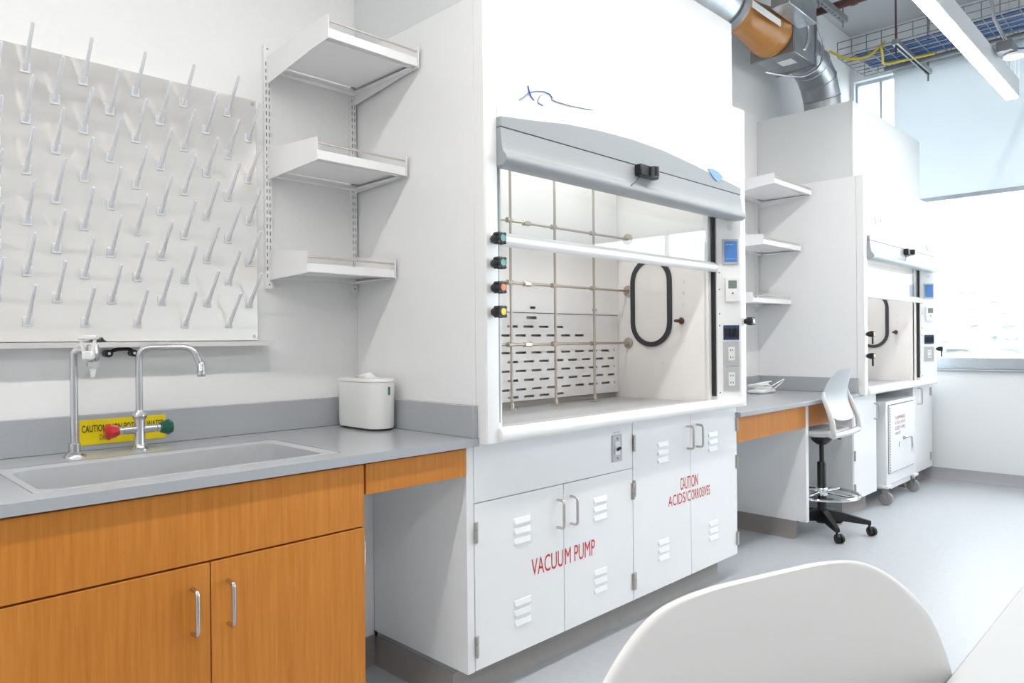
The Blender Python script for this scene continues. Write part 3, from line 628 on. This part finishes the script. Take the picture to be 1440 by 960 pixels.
# ------------------------------------------------------------------ desk between the hoods
ZD = .864
dk = thing('desk_worktop', 'grey epoxy desk worktop between the two fume hoods', 'worktop', (4.35, 2.15, .838))
MB().box(3.497, 5.213, 1.79, 2.518, .838, ZD, .002).build('slab', EPOXY, dk)
MB().box(3.497, 5.213, 2.498, 2.518, ZD, .966, .002).build('back_splash', EPOXY, dk)
MB().box(5.193, 5.213, 1.795, 2.498, ZD, .966, .002).build('side_splash', EPOXY, dk)
def apron(x0, x1, label):
    t = thing('pencil_drawer', label, 'drawer', ((x0+x1)/2, 2.0, .698), 'maple drawers under the desk')
    MB().box(x0, x1, 1.832, 1.85, .698, .834, .0012).build('drawer_front', WOOD, t)
    MB().box(x0+.02, x1-.02, 1.85, 2.30, .71, .83).build('drawer_box', STEEL, t)
apron(3.535, 4.412, 'maple wood drawer front under the desk nearest the camera')
apron(4.456, 5.165, 'maple wood drawer front under the desk behind the stool')
p = thing('knee_partition', 'white vertical support panel under the middle of the desk', 'support panel', (4.435, 2.15, 0))
MB().box(4.414, 4.454, 1.832, 2.49, .112, .836, .001).build('panel', STEEL, p)
MB().box(4.419, 4.449, 1.915, 2.49, 0, .112).build('plinth', GREY, p)
MB().prism([(4.419, .112), (4.414, .112), (4.413, .03), (4.405, .012), (4.397, 0), (4.449, 0), (4.449, .112)], 'Y', 1.908, 2.49).build('toe_base', BASE, p)
m_ = thing('modesty_panel', 'white screwed modesty panel at the back of the desk knee space', 'panel', (3.97, 2.38, .30))
MB().box(3.53, 4.412, 2.36, 2.375, .30, .836).build('panel', STEEL, m_)
for x, z in ((4.25, .60), (4.18, .50), (4.10, .40)): MB().lathe([(.006, 0), (.005, -.002)], (x, 2.36, z), (0, 1, 0), 8).build('screw', GREYD, m_)
m_ = MB().box(4.456, 5.168, 2.36, 2.375, .20, .836).build('back_board', STEEL, label='white back board of the knee space behind the stool', cat='panel')
struct(MB().prism([(YW, .105), (YW-.006, .105), (YW-.007, .03), (YW-.018, .012), (YW-.026, 0), (YW, 0)], 'X', 3.53, 5.17), 'trim_1', BASE)
# coil of white cables on the desk
a = thing('power_adapter', 'white adapter with a coiled white cable lying on the desk', 'cable', (4.80, 2.32, ZD))
MB().box(4.70, 4.92, 2.25, 2.36, ZD+.001, ZD+.03, .01).build('adapter', WPL, a)
pts = []
for i in range(110):
    th_ = i*.33; rr = .075+.018*math.sin(i*.41); pts.append((4.80+rr*1.35*math.cos(th_), 2.31+rr*.8*math.sin(th_), ZD+.035+.018*math.sin(i*.29)+i*.0003))
MB().tube(pts, .004, 6).build('coiled_cable', WPL, a)
MB().tube([(4.86, 2.27, ZD+.04), (4.95, 2.20, ZD+.10), (4.99, 2.23, ZD+.075), (4.94, 2.27, ZD+.03)], .004, 6, fil=.05).build('cable_loop', WPL, a)
MB().tube([(4.66, 2.36, ZD+.02), (4.55, 2.42, ZD+.006), (4.30, 2.44, ZD+.006), (4.1, 2.47, ZD+.006)], .004, 6, fil=.08).build('cable_tail', WPL, a)

# ------------------------------------------------------------------ far hood base and solvent cart
c = thing('far_base_cabinet', 'white base cabinet under the far hood just right of the stool', 'cabinet', (5.40, 2.1, 0), 'base cabinets of the far hood')
MB().box(5.171, 5.635, 1.842, 2.369, .12, .836).build('body', STEEL, c); MB().box(5.216, 5.635, 1.825, 2.369, .837, .848).build('top_rail', STEEL, c); toe(5.175, 5.635, 1.905, c)
d = MB().box(5.185, 5.633, 1.82, 1.841, .122, .835, .0012).build('door', STEEL, c); pull(5.59, .655, .765, 1.82, d)
for z in (.43, .20): hinge(5.19, z, 1.82, d)
MB().box(5.171, 5.184, 1.824, 1.842, .12, .836).build('filler_strip', STEEL, c)
c = thing('end_base_cabinet', 'white base cabinet under the far hood against the end wall', 'cabinet', (6.76, 2.1, 0), 'base cabinets of the far hood')
MB().box(6.525, 7.00, 1.842, 2.369, .12, .847).build('body', STEEL, c); toe(6.53, 7.04, 1.905, c)
d = MB().box(6.527, 6.995, 1.82, 1.841, .122, .842, .0012).build('door', STEEL, c); pull(6.64, .69, .82, 1.82, d)
for z in (.775, .215): hinge(6.993, z, 1.82, d, -1)
MB().box(7.001, 7.09, 1.83, 1.85, .12, .847).build('filler_strip', STEEL, c)
cov_ = MB().box(5.636, 6.524, 2.34, 2.36, .0, .847).build('recess_back', mat('recess_white', (.75, .76, .77), .5), label='white back panel of the recess holding the rolling cabinet', cat='panel')
ct = thing('rolling_cabinet', 'white rolling safety cabinet on casters parked under the far hood', 'cabinet', (6.07, 2.0, 0))
MB().box(5.73, 6.44, 1.782, 2.26, .145, .768, .004).build('body', STEEL, ct)
dr = MB().box(5.775, 6.375, 1.772, 1.782, .235, .735, .002).build('door', STEEL, ct)
MB().box(5.768, 6.382, 1.7815, 1.7835, .228, .742).build('door_gap', GREYD, ct)
for z in [.25+.02*i for i in range(24)]: MB().cyl((5.779, 1.770, z), (5.779, 1.770, z+.012), .004, 6).build('hinge_knuckle', NICKEL, dr)
lk = MB().lathe([(.020, 0), (.016, -.012), (.008, -.022)], (6.10, 1.772, .475), (0, 1, 0), 14).build('latch_boss', NICKEL, dr)
MB().tube([(6.10, 1.755, .475), (6.17, 1.735, .478), (6.185, 1.735, .39), (6.175, 1.735, .355)], .008, 8, fil=.02).build('latch_lever', CHROME, lk)
MB().box(5.985, 5.995, 1.770, 1.772, .41, .45).build('keyhole', GREYD, dr)
for i, (s_, z) in enumerate((('FLAMMABLE', .625), ('LIQUIDS', .585), ('KEEP FIRE', .545), ('AWAY', .505))):
    text('lettering', s_, (5.90, 1.7712, z), (1, 0, 0), (0, 0, 1), .24 if i != 3 else .13, .026, mat('faded_red_ink', (.42, .12, .16), .5), dr)
MB().box(5.82, 6.36, 1.80, 2.2, .10, .145).build('under_tray', STEEL, ct)
for x in (5.76, 6.41):
    for y in (1.80, 2.22):
        cs = MB().box(x-.045, x+.045, y-.035, y+.045, .128, .148, .003).build('caster_plate', STEEL, ct)
        MB().prism([(y-.03, .128), (y+.02, .128), (y+.005, .045), (y-.015, .045)], 'X', x-.022, x-.017).prism([(y-.03, .128), (y+.02, .128), (y+.005, .045), (y-.015, .045)], 'X', x+.017, x+.022).build('caster_fork', CHROME, cs)
        MB().lathe([(.02, -.015), (.044, -.015), (.049, -.009), (.049, .009), (.044, .015), (.02, .015)], (x, y-.005, .0495), (1, 0, 0), 20).build('caster_wheel', mat('wheel_grey', (.33, .32, .31), .5), cs)

# ------------------------------------------------------------------ stools
OUT = [(0, 0), (.058, 0), (.106, .004), (.138, .016), (.167, .037), (.190, .063), (.205, .097), (.214, .133), (.215, .179), (.210, .233), (.194, .28), (.162, .305), (.108, .315), (.054, .318), (0, .319)]
def backrest(mb, zt, yb, b, ws, lum, th=.008):
    P = []                                   # smooth the outline
    for i in range(len(OUT)-1):
        p0, p1, p2, p3 = OUT[max(i-1, 0)], OUT[i], OUT[i+1], OUT[min(i+2, len(OUT)-1)]
        for k in range(5):
            t_ = k/5; P.append(tuple(.5*((2*p1[j])+(-p0[j]+p2[j])*t_+(2*p0[j]-5*p1[j]+4*p2[j]-p3[j])*t_*t_+(-p0[j]+3*p1[j]-3*p2[j]+p3[j])*t_**3) for j in (0, 1)))
    P.append(OUT[-1]); P = [p for p in P if p[0] > .05]
    ns = 18; rows = {1: [], -1: []}
    def y_of(s_, h): return yb + b*s_*s_ + lum*math.sin(math.pi*min(max(h/.319, 0), 1))
    for side in (1, -1):
        for (hw, h) in P:
            row = []; hw *= ws
            for k in range(ns+1):
                s_ = hw*math.sin((k/ns-.5)*math.pi); edge = math.cos((k/ns-.5)*math.pi)
                tt = th/2*(.35+.65*min(1, edge*4))
                row.append(mb.bm.verts.new((s_, y_of(s_, h)+side*tt, zt-h)))
            rows[side].append(row)
    n = len(P); F, Bk = rows[1], rows[-1]
    for i in range(n-1):
        for k in range(ns):
            mb.bm.faces.new((F[i][k], F[i][k+1], F[i+1][k+1], F[i+1][k])); mb.bm.faces.new((Bk[i][k], Bk[i+1][k], Bk[i+1][k+1], Bk[i][k+1]))
        for k in (0, ns): mb.bm.faces.new((F[i][k], F[i+1][k], Bk[i+1][k], Bk[i][k]))
    for i in (0, n-1):
        for k in range(ns): mb.bm.faces.new((F[i][k], Bk[i][k], Bk[i][k+1], F[i][k+1]))
def stool(loc, rot, label, shell, frame, yb, base_rot=0, zt=1.05, ws=1.0, lum=.050, b=.43):
    t = thing('lab_stool', label, 'stool', loc, 'lab stools', rot, local=True)
    ZS = zt-.395
    br = MB(); backrest(br, zt, yb, b, ws, lum); br.build('backrest', shell, t, ang=70)
    MB().loops([[(a, b_, z) for a, b_ in rrect(-w2, w2, yb+.035+e, yb+.455-e, .09, 6)] for w2, e, z in ((.20, .02, ZS-.025), (.228, .003, ZS-.016), (.233, 0, ZS), (.225, .006, ZS+.012), (.20, .03, ZS+.014), (.10, .12, ZS+.006))], (True, True)).build('seat', shell, t, ang=60)
    for s_ in (-1, 1):
        MB().tube([(s_*.228, yb+.03, ZS-.008), (s_*.234, yb+.004, ZS+.012), (s_*.236, yb+.012, ZS+.08), (s_*.232, yb+.040, ZS+.16), (s_*.224, yb+.066, ZS+.22), (s_*.212, yb+.070, ZS+.26)], [.015, .018, .017, .015, .013, .007], 10).build('back_upright', frame, t)
    MB().tube([(-.238, yb+.008, ZS-.004), (0, yb-.006, ZS-.008), (.238, yb+.008, ZS-.004)], .018, 10, fil=.2, n=8).build('rear_rail', frame, t)
    cy = yb+.16
    MB().lathe([(.03, 0), (.055, .02), (.075, .05), (.085, .068)], (0, cy, ZS-.092), seg=16).box(-.1, .1, cy-.10, cy+.10, ZS-.03, ZS-.022, .004).build('seat_mechanism', BLACK, t)
    MB().tube([(.05, cy-.02, ZS-.06), (.15, cy-.04, ZS-.065), (.19, cy-.05, ZS-.068)], [.006, .006, .012], 8).build('height_lever', BLACK, t)
    MB().cyl((0, cy, .44), (0, cy, ZS-.08), .014, 14).build('gas_piston', BLACK, t)
    MB().lathe([(.036, .06), (.040, .075), (.028, .12), (.0275, .445), (.024, .45)], (0, cy, 0), seg=18).build('column', BLACK, t)
    MB().lathe([(.034, 0), (.038, .006), (.038, .044), (.034, .05)], (0, cy, .235), seg=18).build('ring_collar', SHINY, t)
    MB().tube([(.222*math.cos(2*math.pi*k/40), cy+.222*math.sin(2*math.pi*k/40), .245) for k in range(40)], .010, 8, closed=True).build('foot_ring', SHINY, t)
    for k in range(4):
        a_ = base_rot+math.pi/4+math.pi/2*k; MB().cyl((.03*math.cos(a_), cy+.03*math.sin(a_), .258), (.217*math.cos(a_), cy+.217*math.sin(a_), .250), .009, 8).build('ring_spoke', SHINY, t)
    for k in range(5):
        a_ = base_rot+2*math.pi*k/5; d_ = Vector((math.cos(a_), math.sin(a_), 0)); n_ = Vector((-d_.y, d_.x, 0)); c0 = Vector((0, cy, 0))
        L_ = []
        for r_, w_, z0, z1 in ((.02, .030, .075, .15), (.12, .024, .082, .135), (.24, .017, .072, .104), (.283, .015, .070, .094)):
            L_.append([c0+d_*r_+n_*w_+Vector((0, 0, z0)), c0+d_*r_+n_*w_*.8+Vector((0, 0, z1)), c0+d_*r_-n_*w_*.8+Vector((0, 0, z1)), c0+d_*r_-n_*w_+Vector((0, 0, z0))])
        lg = MB().loops(L_, (True, True)).build('base_leg', BLACK, t)
        e_ = c0+d_*.273
        cs = MB().cyl(e_+Vector((0, 0, .045)), e_+Vector((0, 0, .08)), .008, 8).build('caster_stem', BLACK, lg)
        w_ = e_+Vector((.012, -.010, 0)); ax = Vector((.75, -.66, 0)).normalized()
        MB().lathe([(.012, -.024), (.026, -.022), (.028, -.018), (.028, -.004), (.018, -.003), (.018, .003), (.028, .004), (.028, .018), (.026, .022), (.012, .024)], w_+Vector((0, 0, .0285)), ax, 16).build('caster_wheel', BLACK, lg)
stool((4.70, 1.85, 0), math.radians(2), 'pale grey lab stool with black five-star base at the desk', CHAIRG, CHAIRF, -.16, math.radians(217))
ang = math.radians(163.67); C0 = Vector((.586, .279)); yb_ = -.16
# backrest centre sits at local (0, yb_) -> world C0
loc = (C0.x-(-math.sin(ang)*yb_), C0.y-(math.cos(ang)*yb_), 0)
stool(loc, ang, 'off-white stool backrest in the near foreground tucked at the table', CHAIRW, CHAIRW, yb_, 0, 1.048, 1.04, .02, .2)
# foreground table
tb = thing('lab_table', 'white lab table top at the lower right corner', 'table', (1.6, -.45, 0))
MB().box(-1.2, 3.6, -1.10, .186, .902, .93, .002).build('table_top', TABLE, tb)
MB().box(-1.15, 3.55, -1.05, .10, .86, .902).build('apron_frame', GALVD, tb)
for x in (-1.1, 1.2, 3.5):
    for y in (-1.0, .05): MB().box(x-.025, x+.025, y-.025, y+.025, 0, .86, .003).build('leg', GALVD, tb)

# ------------------------------------------------------------------ ducts and services
dy, dz_ = 2.2, 3.325
t = thing('exhaust_duct', 'galvanised round exhaust duct with elbow dropping into the far hood enclosure', 'duct', (5.68, dy, 2.89))
R = .38; pts = [(5.18, dy, dz_)]
for k in range(0, 5):
    a_ = math.pi/2*k/4; pts.append((5.30+R*math.sin(a_), dy, dz_-R+R*math.cos(a_)))
pts.append((5.68, dy, 2.80))
MB().tube(pts, .135, 28).build('elbow', GALV, t, ang=20)
for k in range(1, 5):
    a_ = math.pi/2*(k-.5)/4
for k in range(0, 5):
    a_ = math.pi/2*k/4; d_ = Vector((math.cos(a_), 0, -math.sin(a_))); p_ = Vector((5.30+R*math.sin(a_), dy, dz_-R+R*math.cos(a_)))
    MB().lathe([(.136, -.004), (.140, 0), (.136, .004)], p_, d_, 28, cap=False).build('elbow_seam', GALV, t)
MB().lathe([(.136, 0), (.143, .004), (.143, .03), (.136, .034)], (5.68, dy, 2.885), seg=28, cap=False).build('duct_collar', GALVD, t)
MB().box(5.17, 5.19, dy-.15, dy+.15, dz_-.15, dz_+.15, .003).build('inlet_flange', GALVD, t)
t = thing('duct_transition', 'square galvanised duct transition box between orange valve and elbow', 'duct box', (4.97, dy, 3.15))
MB().box(4.80, 5.168, dy-.14, dy+.14, dz_-.14, dz_+.14, .003).build('box', GALV, t)
MB().box(4.78, 4.80, dy-.155, dy+.155, dz_-.155, dz_+.155, .002).build('box_flange', GALVD, t)
MB().box(4.93, 5.03, dy-.07, dy+.03, dz_-.1415, dz_-.140).build('paper_label', WPL, t)
t = thing('airflow_valve', 'orange-brown venturi airflow valve in the duct above the near hood', 'valve', (4.42, dy, 3.15))
MB().lathe([(.165, 0), (.170, .01), (.170, .03), (.150, .07), (.118, .18), (.115, .24), (.120, .34), (.142, .50), (.158, .60), (.158, .63), (.150, .64)], (4.13, dy, dz_), (1, 0, 0), 32).build('valve_body', ORANGE, t)
MB().lathe([(.148, 0), (.150, .004), (.148, .008)], (4.13+.53, dy, dz_), (1, 0, 0), 32, cap=False).build('bead_ring', mat('valve_bead', (.65, .45, .2), .4), t)
MB().lathe([(.172, -.05), (.176, -.045), (.176, .01), (.168, .014)], (4.13, dy, dz_), (1, 0, 0), 32).build('clamp_band', GALVD, t)
MB().box(4.18, 4.58, dy-.158, dy-.150, 3.275, 3.318, .002).build('white_plate', WPL, t, label='white rectangular tag plate')
cb = MB().box(4.42, 4.84, dy-.285, dy-.162, 3.335, 3.70, .004).build('controller_box', GALV, t)
MB().tube([(4.84, dy-.20, 3.36), (4.93, dy-.19, 3.40), (4.95, dy-.19, 3.30), (4.93, dy-.165, 3.22)], .012, 8, fil=.05).build('actuator_conduit', CHROME, cb)
t = thing('supply_duct', 'grey round duct above the near hood leading to the orange valve', 'duct', (3.5, dy, 3.15))
MB().cyl((2.0, dy, dz_), (4.08, dy, dz_), .160, 32).build('pipe', GALV, t)
MB().tube([(3.1, dy, dz_+.1), (3.1, dy, CZ)], .005, 6).build('hanger_rod', GALVD, t)
t = thing('flexible_conduit', 'thin grey conduit looping in front of the duct elbow', 'conduit', (5.1, 2.0, 3.0))
MB().tube([(4.38, 2.06, 2.93), (4.60, 2.04, 2.96), (4.90, 2.04, 3.025), (5.13, 2.04, 3.13), (5.25, 2.04, 3.235), (5.28, 2.04, 3.37), (5.16, 2.04, 3.45), (5.13, 2.04, 3.53), (5.11, 2.04, 3.65), (5.11, 2.04, CZ)], .007, 8, fil=.10).build('conduit', CHROME, t)
t = thing('sprinkler_pipe', 'dark red-brown sprinkler pipe crossing under the ceiling', 'pipe', (5.34, -1, 3.6))
MB().cyl((5.33, 2.35, 3.626), (5.33, -4.5, 3.626), .028, 14).build('pipe', BROWN, t)
MB().lathe([(.034, -.02), (.036, 0), (.034, .02)], (5.33, 1.85, 3.626), (0, 1, 0), 14).build('coupling', BROWN, t)
t = thing('strut_hanger', 'slotted strut hanger carrying the sprinkler pipe beside the elbow', 'strut', (5.3, 1.96, 3.5))
hs = [(4.98+.06*i, 5.005+.06*i, 1.955, 1.967) for i in range(8)]
MB().holes('Z', 4.95, 5.47, 1.94, 1.981, 3.545, 3.549, hs).box(4.95, 5.47, 1.94, 1.943, 3.549, 3.586).box(4.95, 5.47, 1.978, 1.981, 3.549, 3.586).build('strut_channel', GALVD, t)
for x in (4.99, 5.43): MB().cyl((x, 1.96, 3.50), (x, 1.96, CZ), .006, 8).build('threaded_rod', GALVD, t)
# cable tray
tx0, tx1, tz = 5.97, 6.58, 3.50; ty1, ty0 = 2.20, -1.6
t = thing('cable_tray', 'wire basket cable tray running under the ceiling past the pendant light', 'cable tray', (6.27, .3, tz))
for i in range(8):
    x = tx0+(tx1-tx0)*i/7; MB().cyl((x, ty1, tz), (x, ty0, tz), .0035, 6).build('long_wire', GALVD, t)
for x in (tx0, tx1):
    for z in (.055, .11): MB().cyl((x, ty1, tz+z), (x, ty0, tz+z), .0035, 6).build('side_wire', GALVD, t)
u0 = None; y = ty1
while y > ty0:
    if u0 is None:
        u0 = MB().tube([(tx0, y, tz+.115), (tx0, y, tz-.004), (tx1, y, tz-.004), (tx1, y, tz+.115)], .0035, 6, fil=.012, n=3).build('cross_wire', GALVD, t); yy = y
    else:
        cpy = u0.copy(); COL.objects.link(cpy); cpy.parent = t; cpy.location = (0, y-yy, 0)
    y -= .11
# support struts under the tray
LBL = ['steel strut trapeze under the cable tray left of the pendant light', 'steel strut trapeze under the cable tray right of the pendant light']
for i, y in enumerate((1.755, .42)):
    s_ = thing('tray_support', LBL[i], 'strut', (6.27, y, tz-.05), 'cable tray trapeze supports')
    MB().box(5.90, 6.80, y-.021, y+.021, tz-.049, tz-.009, .002).build('strut_channel', GALV, s_)
    MB().box(5.92, 6.78, y-.010, y+.010, tz-.0495, tz-.049).build('channel_slot', DARK, s_)
    for x in (5.93, 6.76): MB().cyl((x, y, tz-.11), (x, y, CZ), .007, 8).build('threaded_rod', BROWN if x < 6 else GALVD, s_)
for i in range(12):
    x = tx0+.10+.035*i; pts = [(x+.012*math.sin(k*1.1+i), ty1-.10-k*.3, tz+.012+.006*(i % 3)) for k in range(13)]
    tag(MB().tube(pts, .0075, 6).build('data_cable', BLUEC), 'blue data cable lying lengthwise in the wire cable tray', 'cable', 'blue data cables in the tray')
tag(MB().cyl((6.46, 2.0, tz-.028), (6.46, -1.6, tz-.028), .022, 12).build('grey_conduit', GALVD), 'straight grey conduit fixed under the cable tray', 'conduit')
tag(MB().tube([(5.80, 2.20, 3.50), (5.90, 2.10, 3.43), (6.02, 1.98, 3.45), (6.05, 1.86, 3.56), (5.98, 1.88, 3.50), (6.10, 1.90, 3.46), (6.24, 1.95, 3.44), (6.30, 1.80, 3.455), (6.34, 1.60, 3.46)], .010, 8, fil=.06).build('yellow_cable', YELC), 'yellow cable looping out of the left end of the tray', 'cable')
tag(MB().tube([(6.0, .92, 3.62), (6.0, .86, 3.54), (6.1, .75, 3.53), (6.15, .40, 3.53), (6.1, -.2, 3.53)], .007, 8, fil=.06).build('yellow_cable', YELC), 'yellow cable crossing the tray to the right of the pendant light', 'cable')
tag(MB().tube([(6.50, 1.18, tz-.01), (6.54, 1.10, tz-.10), (6.54, .98, tz-.10), (6.50, .92, tz-.01)], .007, 8, fil=.05).build('hanging_cable', BLUEC), 'short blue cable loop sagging below the tray beside the pendant light', 'cable')
s_ = thing('ceiling_sensor', 'grey bracket box with round white sensor at the upper right', 'sensor', (5.62, .98, 3.06))
MB().cyl((5.50, 1.06, CZ), (5.50, 1.06, 3.40), .012, 10).tube([(5.50, 1.06, 3.42), (5.52, 1.05, 3.30), (5.62, .99, 3.14)], .011, 8).build('arm', GALV, s_)
MB().box(5.54, 5.70, .955, 1.045, 3.085, 3.15, .003).build('bracket_box', GALVD, s_)
MB().lathe([(.02, 0), (.062, .004), (.066, .012), (.066, .018), (.03, .024)], (5.66, .965, 3.062), seg=24).build('sensor_disc', WPL, s_)
MB().cyl((5.645, .96, 2.95), (5.645, .96, 3.064), .0012, 5).cyl((5.68, .945, 2.93), (5.68, .945, 3.064), .0012, 5).build('pull_string', WPL, s_)
